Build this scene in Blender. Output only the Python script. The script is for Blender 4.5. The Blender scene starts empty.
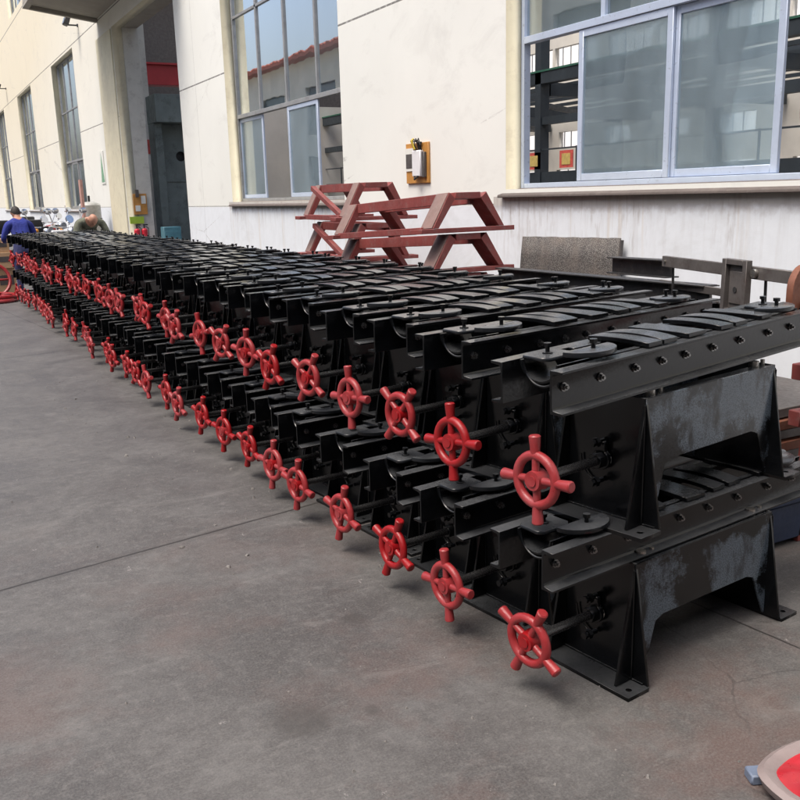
import bpy, bmesh, math, random
from mathutils import Vector, Matrix
random.seed(7)
S = bpy.context.scene
R = math.radians
# ---------------------------------------------------------------- camera
YAW, PIT, ROLL = .499, .226, -.027
f = Vector((math.sin(YAW)*math.cos(PIT), math.cos(YAW)*math.cos(PIT), -math.sin(PIT)))
r = Vector((math.cos(YAW), -math.sin(YAW), 0)); u = r.cross(f)
r, u = r*math.cos(ROLL)+u*math.sin(ROLL), -r*math.sin(ROLL)+u*math.cos(ROLL)
cam = bpy.data.objects.new('camera', bpy.data.cameras.new('camera')); S.collection.objects.link(cam)
M = Matrix((r, u, -f)).transposed().to_4x4(); M.translation = (0, 0, 1.6); cam.matrix_world = M
cam.data.sensor_width = 36; cam.data.lens = 891/800*36; cam.data.clip_end = 2000; cam.data.clip_start = .05
S.camera = cam
# ---------------------------------------------------------------- light
SUN_EL, SUN_AZ = R(64), R(262)          # azimuth clockwise from +Y
w = bpy.data.worlds.new('World'); S.world = w; w.use_nodes = True
nt = w.node_tree; sky = nt.nodes.new('ShaderNodeTexSky'); sky.sky_type = 'NISHITA'; sky.sun_disc = False
sky.sun_elevation = SUN_EL; sky.sun_rotation = SUN_AZ; sky.dust_density = 6.0; sky.air_density = 1.0; sky.ozone_density = 1.0
nt.links.new(sky.outputs[0], nt.nodes['Background'].inputs[0]); nt.nodes['Background'].inputs[1].default_value = .14
sl = bpy.data.lights.new('sun', 'SUN'); sl.energy = 1.2; sl.angle = R(25); sl.color = (1, .97, .92)
so = bpy.data.objects.new('sun', sl); S.collection.objects.link(so)
sd = Vector((math.sin(SUN_AZ)*math.cos(SUN_EL), math.cos(SUN_AZ)*math.cos(SUN_EL), math.sin(SUN_EL)))
so.rotation_euler = sd.to_track_quat('Z', 'Y').to_euler(); so.location = (-10, -10, 20)
S.view_settings.view_transform = 'Standard'; S.view_settings.look = 'None'; S.view_settings.gamma = 1
S.view_settings.exposure = .82; S.view_settings.use_curve_mapping = False
S.render.engine = 'CYCLES'; S.cycles.max_bounces = 8; S.cycles.transparent_max_bounces = 16
# ---------------------------------------------------------------- materials
class NT:
    def __init__(s, name):
        s.m = bpy.data.materials.new(name); s.m.use_nodes = True; s.t = s.m.node_tree; s.b = s.t.nodes['Principled BSDF']
        s.tc = s.t.nodes.new('ShaderNodeTexCoord').outputs['Object']
    def n(s, kind, **kw):
        x = s.t.nodes.new(kind)
        for k, v in kw.items(): setattr(x, k, v)
        return x
    def set(s, sock, v):
        if isinstance(v, (int, float)): sock.default_value = v
        elif isinstance(v, tuple): sock.default_value = v if len(v) == len(sock.default_value) else (*v, 1)
        else: s.t.links.new(v, sock)
    def mapv(s, v=None, scale=(1, 1, 1), loc=(0, 0, 0)):
        x = s.n('ShaderNodeMapping'); s.set(x.inputs[0], v or s.tc); x.inputs['Scale'].default_value = scale; x.inputs['Location'].default_value = loc; return x.outputs[0]
    def noise(s, scale, v=None, detail=5, rough=.6, dist=0):
        x = s.n('ShaderNodeTexNoise'); s.set(x.inputs['Vector'], v or s.tc); x.inputs['Scale'].default_value = scale
        x.inputs['Detail'].default_value = detail; x.inputs['Roughness'].default_value = rough; x.inputs['Distortion'].default_value = dist; return x.outputs[0]
    def ramp(s, v, a, b, c0=0., c1=1.):
        x = s.n('ShaderNodeMapRange'); s.set(x.inputs[0], v); x.inputs[1].default_value = a; x.inputs[2].default_value = b
        x.inputs[3].default_value = c0; x.inputs[4].default_value = c1; return x.outputs[0]
    def mix(s, fac, a, b):
        x = s.n('ShaderNodeMix', data_type='RGBA'); s.set(x.inputs[0], fac); s.set(x.inputs[6], a); s.set(x.inputs[7], b); return x.outputs[2]
    def math(s, op, a, b=0., c=None):
        x = s.n('ShaderNodeMath', operation=op); s.set(x.inputs[0], a); s.set(x.inputs[1], b)
        if c is not None: s.set(x.inputs[2], c)
        return x.outputs[0]
    def mul(s, a, b): return s.math('MULTIPLY', a, b)
    def xyz(s, v=None):
        x = s.n('ShaderNodeSeparateXYZ'); s.set(x.inputs[0], v or s.tc); return x.outputs
    def bump(s, h, dist=.01, st=.5):
        x = s.n('ShaderNodeBump'); s.set(x.inputs['Height'], h); x.inputs['Distance'].default_value = dist; x.inputs['Strength'].default_value = st
        s.t.links.new(x.outputs[0], s.b.inputs['Normal'])
    def rnd(s): return s.n('ShaderNodeObjectInfo').outputs['Random']
    def up(s): return s.xyz(s.n('ShaderNodeNewGeometry').outputs['Normal'])[2]
    def out(s, col, rough=.5, metal=0., spec=.5):
        s.set(s.b.inputs['Base Color'], col); s.set(s.b.inputs['Roughness'], rough); s.set(s.b.inputs['Metallic'], metal)
        s.b.inputs['Specular IOR Level'].default_value = spec; return s.m

def simple(name, col, rough=.5, metal=0., var=.25, scale=12, bump=0., dirt=None, spec=.5):
    t = NT(name); n = t.noise(scale, detail=6); n2 = t.noise(scale*5, detail=3)
    dk = tuple(c*(1-var) for c in col); lt = tuple(min(1, c*(1+var*.6)) for c in col)
    c = t.mix(t.ramp(n, .3, .7), dk, lt)
    if dirt: c = t.mix(t.ramp(t.noise(scale*1.7, t.mapv(loc=(3, 5, 1)), 8, .75), .52, .72, 0, .8), c, dirt)
    if bump: t.bump(n2, bump, .6)
    return t.out(c, t.ramp(n2, .3, .7, max(0, rough-.1), min(1, rough+.12)), metal, spec)

def black_paint(name, base=.011, dust_sheen=.35, grey=0.):
    t = NT(name); rr = t.rnd(); off = t.n('ShaderNodeVectorMath', operation='ADD'); t.set(off.inputs[0], t.tc)
    cx = t.n('ShaderNodeCombineXYZ'); t.set(cx.inputs[0], t.mul(rr, 9.)); t.set(cx.inputs[1], t.mul(rr, 5.)); t.t.links.new(cx.outputs[0], off.inputs[1]); v = off.outputs[0]
    n1 = t.noise(9, v, 6); n2 = t.noise(90, v, 4, .7); n3 = t.noise(3, v, 5, .7)
    c = t.mix(t.ramp(n1, .3, .7), (base*.55, base*.62, base*.75), (base*1.5, base*1.75, base*2.1))
    upm = t.ramp(t.up(), .6, .95)
    d = t.mul(t.mul(upm, t.ramp(n3, .3, .7, .35, 1)), t.ramp(n2, .3, .7, dust_sheen*.8, dust_sheen))  # upward faces paled by dust and by sky sheen painted into the colour
    c = t.mix(d, c, (.135, .142, .15))
    if grey:
        # thin sprayed coat: bluish bare mill scale shows in speckled clouds
        cl = t.ramp(t.math('ADD', t.noise(4.5, v, 2, .5), t.mul(t.math('SUBTRACT', t.noise(40, v, 4, .8), .5), .35)), .43, .52); sp = t.ramp(t.noise(190, v, 3, .8), .4, .52)
        run = t.ramp(t.noise(1, t.mapv(v, (9, 9, 3)), 4), .36, .48)
        c = t.mix(t.mul(t.mul(cl, t.math('MAXIMUM', t.mul(sp, .8), .3)), t.mul(run, grey)), c, (.125, .16, .2))
    chips = t.ramp(t.noise(42, v, 5, .8), .72, .76)
    rim_ = t.ramp(t.noise(7, v, 6, .8), .62, .7); c = t.mix(t.mul(rim_, .25), c, (.016, .011, .009)); c = t.mix(t.mul(chips, .3), c, (.12, .12, .12))
    t.bump(t.noise(55, v, 3, .6), .0009, .35)
    return t.out(c, t.ramp(n2, .3, .7, .13, .27), 0, .36)
BLACK = black_paint('black_machine_paint', .003, .4); BLACK2 = black_paint('black_bar_paint', .0035, .7); GREYED = black_paint('thin_black_spray_over_steel', .0035, .3, 1.)
SHOE = black_paint('sheen_dusted_black_casting', .012, .85)
t = NT('red_wheel_enamel'); rr = t.rnd(); n = t.noise(26, None, 5)
c = t.mix(t.ramp(n, .3, .7), (.23, .004, .007), (.32, .008, .011)); c = t.mix(t.mul(t.ramp(rr, .35, 1., 0, .5), t.ramp(t.noise(14), .35, .65, .4, 1)), c, (.34, .1, .11))
c = t.mix(t.mul(t.ramp(t.noise(70, None, 5, .8), .66, .7), .7), c, (.16, .03, .03)); t.bump(t.noise(60, None, 5, .75), .0022, .6); REDW = t.out(c, t.ramp(n, .3, .7, .26, .48))
BOLTM = simple('dark_plated_bolt', (.22, .215, .21), .25, .9, .4, 60)
STEEL = simple('bright_worn_steel', (.42, .4, .37), .3, .9, .3, 60)
ROD = simple('dark_oiled_rod', (.06, .06, .062), .25, .6, .12, 40)
PRIMER = simple('red_oxide_primer', (.225, .05, .045), .6, 0, .22, 7, .0008, (.2, .13, .12))
PRIMERG = simple('grey_primer_on_flank', (.2, .13, .115), .75, 0, .2, 8, .0008, (.2, .17, .15))  # greyer primer tone for the outer left flank
GREYS = simple('grey_brown_primed_steel', (.11, .1, .095), .5, .2, .25, 9, .001, (.07, .05, .045))
DARKS = simple('dark_mill_steel', (.035, .035, .037), .4, .3, .3, 9, .001, (.09, .08, .07))
RUST = simple('orange_rust_bracket', (.19, .07, .04), .7, 0, .3, 14, .001, (.14, .05, .03))
ALU = simple('bluish_white_aluminium', (.5, .58, .72), .35, .15, .08, 5)
ALUD = simple('weathered_grey_aluminium', (.32, .33, .34), .45, .2, .15, 5, 0, (.18, .17, .16))
SILL = simple('weathered_cement_sill', (.125, .105, .095), .85, 0, .15, 6, .003, (.18, .155, .14))
CARD = simple('cardboard', (.5, .33, .19), .85, 0, .12, 6)
RUBBER = simple('black_rubber', (.02, .02, .02), .8, 0, .2, 20)
WHITEP = simple('white_plastic', (.75, .76, .77), .4, 0, .06, 8)
PAPER = simple('paper', (.72, .73, .68), .9, 0, .05, 10)
ORANGE = simple('varnished_orange_board', (.52, .25, .06), .5, 0, .2, 9)
CHROME = simple('chrome', (.75, .77, .8), .12, 1., .05, 20)
GLASSD = simple('dark_lens', (.2, .22, .25), .08, 0, .05, 9)
GREENBOX = simple('grey_green_steel', (.2, .235, .225), .45, .2, .25, 1.6, 0, (.05, .055, .05))
CRANE = simple('red_crane_paint', (.5, .04, .045), .45, 0, .15, 2)
DKSTEEL = simple('dark_blue_grey_structure', (.035, .045, .055), .5, .1, .2, 1.5)
CAPG = simple('green_beam_cap', (.03, .12, .08), .6, 0, .2, 2)
TILE = simple('red_roof_tile', (.42, .13, .08), .8, 0, .25, 3)
SKIN = simple('skin', (.42, .22, .15), .5, 0, .1, 20); HAIRM = simple('short_dark_hair', (.03, .025, .022), .7, 0, .3, 60)
BLUEC = simple('blue_work_cloth', (.03, .045, .27), .9, 0, .35, 7, .02); NAVY = simple('dark_navy_cloth', (.03, .035, .11), .85, 0, .2, 14, .004)
OLIVE = simple('olive_work_cloth', (.14, .15, .11), .9, 0, .35, 7, .02); SOLE = simple('dark_shoe', (.03, .03, .03), .6)
EXTRED = simple('extinguisher_red', (.6, .03, .05), .3, 0, .1, 9); LIME = simple('lime_label', (.35, .55, .05), .6, 0, .1, 12)
TEAL = simple('teal_metal', (.08, .22, .27), .5, 0, .15, 9); REDL = simple('red_notice', (.6, .1, .08), .7); BLUEP = simple('blue_painted_steel', (.01, .022, .06), .5, 0, .2, 8)
GREENL = simple('faded_green_print', (.2, .38, .25), .8); PINKP = simple('scuffed_pinkish_plastic', (.25, .205, .2), .6, 0, .12, 14); REDP = simple('glossy_red_plastic', (.4, .02, .03), .35, 0, .25, 10)
PALEBLUE = simple('slate_blue_plastic', (.15, .19, .27), .5)

# plaster facade
def plaster(name, upper, lower, stains=True, joints=True):
    t = NT(name); x, y, z = t.xyz()
    big = t.noise(.5, None, 5, .6); fine = t.noise(6, None, 7, .7)
    cu = t.mix(t.ramp(big, .35, .65), tuple(c*.94 for c in upper), upper)
    yel = t.ramp(t.math('ADD', t.mul(z, .12), t.mul(t.ramp(y, 14, 40), 1.)), .7, 1.7)  # warm light painted into the plaster, stronger upward and farther along
    cu = t.mix(t.mul(yel, .75), cu, (.72, .64, .46))
    edge = t.math('ADD', z, t.mul(t.math('SUBTRACT', t.noise(2.5), .5), .03))
    cl = t.mix(t.ramp(fine, .3, .7), tuple(c*.93 for c in lower), lower)
    c = t.mix(t.ramp(edge, 1.47, 1.49), cl, cu)
    # grey smudges where the coat has weathered
    c = t.mix(t.mul(t.ramp(t.noise(1.1, t.mapv(None, (1, 1, 1.6), (2, 3, 4)), 7, .7, .6), .55, .75), .28), c, (.42, .41, .39))
    RNG = None
    if stains:
        st1 = t.ramp(t.noise(1, t.mapv(None, (1, 9, .9)), 6, .65), .5, .66); st2 = t.ramp(t.noise(1, t.mapv(None, (1, 22, 3.5), (0, 7, 0)), 4, .6), .5, .66)
        # only below the sills (y ranges of the windows), reaching down from z=1.5 by an uneven length
        rng = None
        for a, b in ((2.3, 7.2), (10.2, 15.1), (28, 32.6), (37.3, 42)):
            q = t.mul(t.math('GREATER_THAN', y, a), t.math('LESS_THAN', y, b)); rng = q if rng is None else t.math('MAXIMUM', rng, q)
        RNG = rng
        ln = t.math('ADD', z, t.mul(t.noise(1, t.mapv(None, (1, 5, .01)), 4, .7), 1.3))
        fade = t.mul(t.ramp(ln, 1.45, 2.2), t.math('LESS_THAN', z, 1.56))
        m = t.mul(t.mul(fade, rng), t.math('MAXIMUM', t.mul(st1, .45), t.mul(st2, t.ramp(t.noise(.9, t.mapv(None, (1, 2, .2))), .45, .6))))
        c = t.mix(t.mul(m, .65), c, (.34, .3, .27))
        drip = t.mul(t.mul(rng, t.math('LESS_THAN', z, 1.56)), t.ramp(t.noise(1, t.mapv(None, (1, 7, .25), (0, 2, 0)), 3), .6, .68, 0, .4))
        c = t.mix(drip, c, (.6, .54, .46))
        tide = t.mul(t.mul(rng, t.ramp(t.math('ADD', z, t.mul(t.noise(7), .18)), 1.5, 1.56)), t.math('LESS_THAN', z, 1.56))
        c = t.mix(t.mul(tide, .5), c, (.27, .22, .2))
    # hair cracks
    cr = t.n('ShaderNodeTexVoronoi', feature='DISTANCE_TO_EDGE'); t.set(cr.inputs['Vector'], t.mapv(t.tc, (.5, .5, .8))); cr.inputs['Scale'].default_value = .55
    wob = t.math('ADD', cr.outputs[0], t.mul(t.math('SUBTRACT', t.noise(9, None, 6, .8), .5), .03))
    crm = t.mul(t.math('LESS_THAN', t.math('ABSOLUTE', wob), .0016), t.ramp(t.noise(.6, None, 3), .52, .6))
    c = t.mix(t.mul(crm, .55), c, (.3, .29, .27))
    h = t.mul(t.noise(45, None, 5, .7), .4)
    if joints:
        j = None
        for zz, hw in ((3.63, .011), (6.04, .013), (8.7, .016)):
            q = t.math('LESS_THAN', t.math('ABSOLUTE', t.math('SUBTRACT', z, zz)), hw); j = q if j is None else t.math('MAXIMUM', j, q)
        q = t.mul(t.math('LESS_THAN', t.math('ABSOLUTE', t.math('SUBTRACT', z, 1.49)), .006), t.math('SUBTRACT', 1., RNG) if RNG is not None else 1.); j = t.math('MAXIMUM', j, q)
        for yy in (16.55, 34.9): j = t.math('MAXIMUM', j, t.mul(t.math('LESS_THAN', t.math('ABSOLUTE', t.math('SUBTRACT', y, yy)), .006), .5))
        j = t.mul(j, t.ramp(t.noise(14), .3, .5, .45, 1))
        c = t.mix(t.mul(j, .85), c, (.1, .095, .09)); h = t.math('SUBTRACT', h, j)
    t.bump(h, .004, .45)
    return t.out(c, .85, 0, .25)
WALLM = plaster('white_plaster_facade', (.80, .81, .765), (.75, .79, .83))
CREAM = simple('cream_paint', (.70, .66, .50), .85, 0, .07, 3, .002, (.55, .5, .38), .25)
INWALL = simple('inner_whitewash', (.68, .65, .58), .9, 0, .12, .8); OPWALL = simple('opposite_pale_plaster', (.66, .63, .54), .9, 0, .12, .6)
SOFFIT = simple('cement_soffit', (.33, .31, .27), .9, 0, .15, 1.2, .002, (.25, .23, .2)); JAMB = simple('whitewashed_concrete_jamb', (.58, .57, .52), .9, 0, .12, 2.5, .004, (.35, .33, .3))
CEIL = simple('beige_roof_sheet', (.62, .54, .42), .8, 0, .1, 1)
# glass
def glass(name, dust_sheen, tint, refl=.5):
    t = NT(name); n = t.t.nodes; L = t.t.links
    tr = n.new('ShaderNodeBsdfTransparent'); tr.inputs[0].default_value = (*tint, 1)
    gl = n.new('ShaderNodeBsdfGlossy'); gl.inputs['Roughness'].default_value = .015; gl.inputs[0].default_value = (.92, .96, 1, 1)
    df = n.new('ShaderNodeBsdfDiffuse'); df.inputs[0].default_value = (.62, .8, .92, 1)  # pale blue diffuse puts sky haze, besides dust, into the pane colour
    fr = n.new('ShaderNodeFresnel'); fr.inputs[0].default_value = 1.5
    bp = n.new('ShaderNodeBump'); bp.inputs['Distance'].default_value = .004; bp.inputs['Strength'].default_value = .35; L.new(t.noise(1.3, None, 2), bp.inputs['Height']); L.new(bp.outputs[0], gl.inputs['Normal'])
    m1 = n.new('ShaderNodeMixShader'); L.new(t.ramp(t.noise(1, t.mapv(None, (3, 3, 1)), 5), .3, .7, dust_sheen*.7, dust_sheen*1.3), m1.inputs[0]); L.new(tr.outputs[0], m1.inputs[1]); L.new(df.outputs[0], m1.inputs[2])
    m2 = n.new('ShaderNodeMixShader'); L.new(t.math('MINIMUM', t.mul(fr.outputs[0], refl*4), .9), m2.inputs[0]); L.new(m1.outputs[0], m2.inputs[1]); L.new(gl.outputs[0], m2.inputs[2])
    L.new(m2.outputs[0], n['Material Output'].inputs[0]); n.remove(t.b); return t.m
GLASS = glass('hazy_window_glass', .21, (.88, .95, .97), .4); GLASSU = glass('reflective_upper_glass', .12, (.7, .78, .8), 1.3)

# concrete ground
t = NT('worn_concrete_ground'); x, y, z = t.xyz()
b1 = t.noise(.45, None, 6, .6, .4); b2 = t.noise(1.7, t.mapv(loc=(4, 1, 0)), 8, .7, .5); b3 = t.noise(11, None, 8, .75); b4 = t.noise(130, None, 4, .7)
c = t.mix(t.ramp(b1, .3, .7), (.04, .0385, .038), (.085, .082, .081))
c = t.mix(t.ramp(b2, .4, .62, 0, .65), c, (.13, .127, .125))
c = t.mix(t.ramp(b3, .42, .62, 0, .55), c, (.045, .042, .041)); c = t.mix(t.ramp(t.noise(28, t.mapv(loc=(1, 7, 0)), 8, .8), .5, .66, 0, .5), c, (.17, .163, .157))
red = t.mul(t.ramp(t.noise(1.3, t.mapv(loc=(9, 2, 0)), 6, .7), .48, .64), t.ramp(y, 5.5, 1.5)); c = t.mix(t.mul(red, .75), c, (.1, .062, .054))
c = t.mix(t.ramp(b4, .4, .65, 0, .35), c, (.2, .192, .185)); c = t.mix(t.ramp(t.noise(240, None, 3, .8), .58, .66, 0, .5), c, (.03, .028, .027))
# trowel and tyre streaks
stre = t.ramp(t.noise(1, t.mapv(None, (7, .8, 1), (1, 0, 0)), 6, .7, .8), .55, .75, 0, .3); c = t.mix(stre, c, (.075, .072, .07))
sw = t.ramp(t.noise(1, t.mapv(None, (2.2, 6.5, 1), (5, 1, 0)), 7, .7, 1.4), .56, .7, 0, .22); c = t.mix(sw, c, (.25, .24, .23))
# white scuffs and chips
for sc, th, rot in ((3.2, .68, 0), (9, .7, 1)):
    v = t.mapv(None, (1, 3.5, 1) if rot else (2.5, 1, 1), (rot*3, 2, 0)); c = t.mix(t.mul(t.ramp(t.noise(sc, v, 7, .8), th-.03, th+.02), .75), c, (.42, .4, .38))
# round oil stain
dx = t.math('SUBTRACT', x, .9); dy = t.math('SUBTRACT', y, 2.36)
dd = t.math('ADD', t.math('SQRT', t.math('ADD', t.mul(dx, dx), t.mul(t.mul(dy, dy), 1.0))), t.mul(t.math('SUBTRACT', t.noise(9, None, 5), .5), .06)); c = t.mix(t.ramp(dd, .06, .12, .6, 0), c, (.05, .046, .043))
for cx_, cy_, rr_ in ((1.12, 2.3, .03), (.55, 1.9, .04), (1.35, 2.9, .05)):
    dx = t.math('SUBTRACT', x, cx_); dy = t.math('SUBTRACT', y, cy_); dd = t.math('ADD', t.math('SQRT', t.math('ADD', t.mul(dx, dx), t.mul(dy, dy))), t.mul(t.math('SUBTRACT', t.noise(14, None, 5), .5), .05)); c = t.mix(t.ramp(dd, rr_*.6, rr_*1.3, .5, 0), c, (.05, .046, .043))
# saw-cut joints every few metres
wig = t.mul(t.math('SUBTRACT', t.noise(5, None, 6, .8), .5), .022)
jy = t.math('ADD', t.math('SUBTRACT', t.math('SUBTRACT', y, 3.9), t.mul(x, .175)), wig)
jm = t.math('LESS_THAN', t.math('ABSOLUTE', jy), .0075)
for k in (-6.2, 6.3, 12.5, 18.8): jm = t.math('MAXIMUM', jm, t.math('LESS_THAN', t.math('ABSOLUTE', t.math('SUBTRACT', jy, k)), .008))
jx = t.math('ADD', t.math('ADD', x, t.mul(y, .1)), wig)
for k in (-4.2, 2.78): jm = t.math('MAXIMUM', jm, t.math('LESS_THAN', t.math('ABSOLUTE', t.math('SUBTRACT', jx, k)), .005))
cv = t.n('ShaderNodeTexVoronoi', feature='DISTANCE_TO_EDGE'); cv.inputs['Scale'].default_value = .42
cw = t.n('ShaderNodeVectorMath', operation='ADD'); t.set(cw.inputs[0], t.tc); nz = t.n('ShaderNodeTexNoise'); nz.inputs['Scale'].default_value = 2.2; nz.inputs['Detail'].default_value = 8; t.set(nz.inputs['Vector'], t.tc); sc_ = t.n('ShaderNodeVectorMath', operation='SCALE'); t.set(sc_.inputs[0], nz.outputs['Color']); sc_.inputs['Scale'].default_value = .35; t.t.links.new(sc_.outputs[0], cw.inputs[1]); t.t.links.new(cw.outputs[0], cv.inputs['Vector'])
ck = t.mul(t.math('LESS_THAN', cv.outputs[0], .0016), t.ramp(t.noise(.8, t.mapv(loc=(2, 8, 0)), 3), .5, .56)); c = t.mix(t.mul(ck, .4), c, (.03, .028, .027))
soft = t.ramp(t.math('ABSOLUTE', jy), .0, .05, .35, 0); c = t.mix(soft, c, (.06, .056, .053)); c = t.mix(t.mul(jm, .85), c, (.022, .02, .019))
t.bump(t.math('SUBTRACT', t.math('ADD', t.mul(b3, .5), t.mul(b4, .35)), jm), .006, .5)
GROUND = t.out(c, t.ramp(b2, .3, .7, .5, .72), 0, .45)

# ---------------------------------------------------------------- mesh helpers
def link(o, parent=None):
    S.collection.objects.link(o)
    if parent: o.parent = parent
    return o
class MB:
    def __init__(s): s.b = bmesh.new()
    def add(s, verts, faces, mi=0):
        vs = [s.b.verts.new(v) for v in verts]
        for q in faces:
            try: s.b.faces.new([vs[i] for i in q]).material_index = mi
            except ValueError: pass
        return vs
    def box(s, x0, x1, y0, y1, z0, z1, mat=None, mi=0):
        p = [Vector((x, y, z)) for x in (x0, x1) for y in (y0, y1) for z in (z0, z1)]
        if mat: p = [mat @ v for v in p]
        s.add(p, [(0, 1, 3, 2), (4, 6, 7, 5), (0, 4, 5, 1), (2, 3, 7, 6), (0, 2, 6, 4), (1, 5, 7, 3)], mi); return s
    def tube(s, p, q, r0, r1=None, n=12, mi=0):
        p, q = Vector(p), Vector(q); r1 = r0 if r1 is None else r1; d = (q-p).normalized(); a = d.orthogonal().normalized(); b = d.cross(a)
        vs = [c+(a*math.cos(2*math.pi*i/n)+b*math.sin(2*math.pi*i/n))*rr for c, rr in ((p, r0), (q, r1)) for i in range(n)]
        s.add(vs, [(i, (i+1) % n, n+(i+1) % n, n+i) for i in range(n)]+[tuple(range(n))[::-1], tuple(range(n, 2*n))], mi); return s
    def path(s, pts, r, n=8, mi=0):
        for a, b in zip(pts, pts[1:]): s.tube(a, b, r, n=n, mi=mi)
        for a in pts[1:-1]: s.ball(a, r*1.01, mi=mi)
        return s
    def ball(s, c, r, sc=(1, 1, 1), mi=0, sub=2):
        g = bmesh.ops.create_icosphere(s.b, subdivisions=sub, radius=r)
        for v in g['verts']: v.co = Vector((v.co.x*sc[0], v.co.y*sc[1], v.co.z*sc[2]))+Vector(c)
        for v in g['verts']:
            for fc in v.link_faces: fc.material_index = mi
        return s
    def torus(s, c, R_, r_, axis='X', n=28, m=8, mi=0, sweep=2*math.pi):
        closed = sweep > 6.28; vs = []; nn = n if closed else n+1
        for i in range(nn):
            a = sweep*i/n
            for j in range(m):
                b = 2*math.pi*j/m; q = (R_+r_*math.cos(b)); p = (r_*math.sin(b), q*math.cos(a), q*math.sin(a))
                if axis == 'Y': p = (p[1], p[0], p[2])
                if axis == 'Z': p = (p[1], p[2], p[0])
                vs.append(Vector(c)+Vector(p))
        s.add(vs, [(i*m+j, ((i+1) % nn)*m+j, ((i+1) % nn)*m+(j+1) % m, i*m+(j+1) % m) for i in range(n) for j in range(m)], mi); return s
    def prism(s, pts, a, b, axis='Y', mi=0):
        def P(p, h): return {'Y': (p[0], h, p[1]), 'X': (h, p[0], p[1]), 'Z': (p[0], p[1], h)}[axis]
        n = len(pts); vs = [P(p, a) for p in pts]+[P(p, b) for p in pts]
        s.add(vs, [(i, (i+1) % n, n+(i+1) % n, n+i) for i in range(n)]+[tuple(range(n))[::-1], tuple(range(n, 2*n))], mi); return s
    def build(s, name, mat, parent=None, bev=0., seg=1, smooth=True, loc=(0, 0, 0), rot=(0, 0, 0)):
        bmesh.ops.recalc_face_normals(s.b, faces=s.b.faces)
        if bev:
            es = [e for e in s.b.edges if len(e.link_faces) == 2 and e.calc_face_angle(0) > R(35)]
            bmesh.ops.bevel(s.b, geom=es, offset=bev, segments=seg, affect='EDGES', profile=.5, clamp_overlap=True)
        me = bpy.data.meshes.new(name); s.b.to_mesh(me); s.b.free()
        for m in (mat if isinstance(mat, (list, tuple)) else [mat]): me.materials.append(m)
        if smooth:
            for p in me.polygons: p.use_smooth = True
            me.set_sharp_from_angle(angle=R(38))
        o = bpy.data.objects.new(name, me); o.location = loc; o.rotation_euler = rot
        return link(o, parent)
def circ(cx, cy, r_, n=20, a0=0, a1=2*math.pi):
    full = abs(a1-a0-2*math.pi) < 1e-6
    return [(cx+r_*math.cos(a0+(a1-a0)*i/(n if full else n-1)), cy+r_*math.sin(a0+(a1-a0)*i/(n if full else n-1))) for i in range(n)]
def plate(name, loops, thick, mat, parent=None, plane='XY', at=0., bev=0., loc=(0, 0, 0), rot=(0, 0, 0)):
    """flat plate with holes: loops are outlines in 2D; thickness centred on 'at'."""
    cu = bpy.data.curves.new(name, 'CURVE'); cu.dimensions = '2D'; cu.fill_mode = 'BOTH'; cu.extrude = thick/2-bev; cu.bevel_depth = bev
    for lp in loops:
        sp = cu.splines.new('POLY'); sp.points.add(len(lp)-1); sp.use_cyclic_u = True
        for i, p in enumerate(lp): sp.points[i].co = (p[0], p[1], 0, 1)
    o = bpy.data.objects.new(name, cu); S.collection.objects.link(o); bpy.context.view_layer.update()
    me = bpy.data.meshes.new_from_object(o.evaluated_get(bpy.context.evaluated_depsgraph_get())); bpy.data.objects.remove(o); bpy.data.curves.remove(cu)
    X = {'XY': Matrix(((1, 0, 0, 0), (0, 1, 0, 0), (0, 0, 1, at), (0, 0, 0, 1))), 'XZ': Matrix(((1, 0, 0, 0), (0, 0, 1, at), (0, 1, 0, 0), (0, 0, 0, 1))),
         'YZ': Matrix(((0, 0, 1, at), (1, 0, 0, 0), (0, 1, 0, 0), (0, 0, 0, 1)))}[plane]
    me.transform(X); bm = bmesh.new(); bm.from_mesh(me); bmesh.ops.remove_doubles(bm, verts=bm.verts, dist=1e-6); bmesh.ops.recalc_face_normals(bm, faces=bm.faces); bm.to_mesh(me); bm.free()
    me.materials.clear(); me.materials.append(mat); me.name = name
    n = bpy.data.objects.new(name, me); n.location = loc; n.rotation_euler = rot; return link(n, parent)
def empty(name, label, cat, loc=(0, 0, 0), rz=0, group=None, rot=None):
    o = bpy.data.objects.new(name, None); S.collection.objects.link(o); o.location = loc; o.rotation_euler = rot or (0, 0, rz); o.empty_display_size = .1
    return tag(o, label, cat, group)
def tag(o, label, cat, group=None):
    o['label'] = label; o['category'] = cat
    if group: o['group'] = group
    return o
def copy_tree(o, parent=None):
    c = o.copy(); S.collection.objects.link(c); c.parent = parent
    for ch in list(o.children): copy_tree(ch, c)
    return c
def rect(a, b, c, d): return [(a, c), (b, c), (b, d), (a, d)]

# ---------------------------------------------------------------- setting: ground
g = MB(); g.add([(-150, -150, 0), (200, -150, 0), (200, 400, 0), (-150, 400, 0)], [(0, 1, 2, 3)]); gr = g.build('ground', GROUND, smooth=False); gr['kind'] = 'structure'

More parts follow.
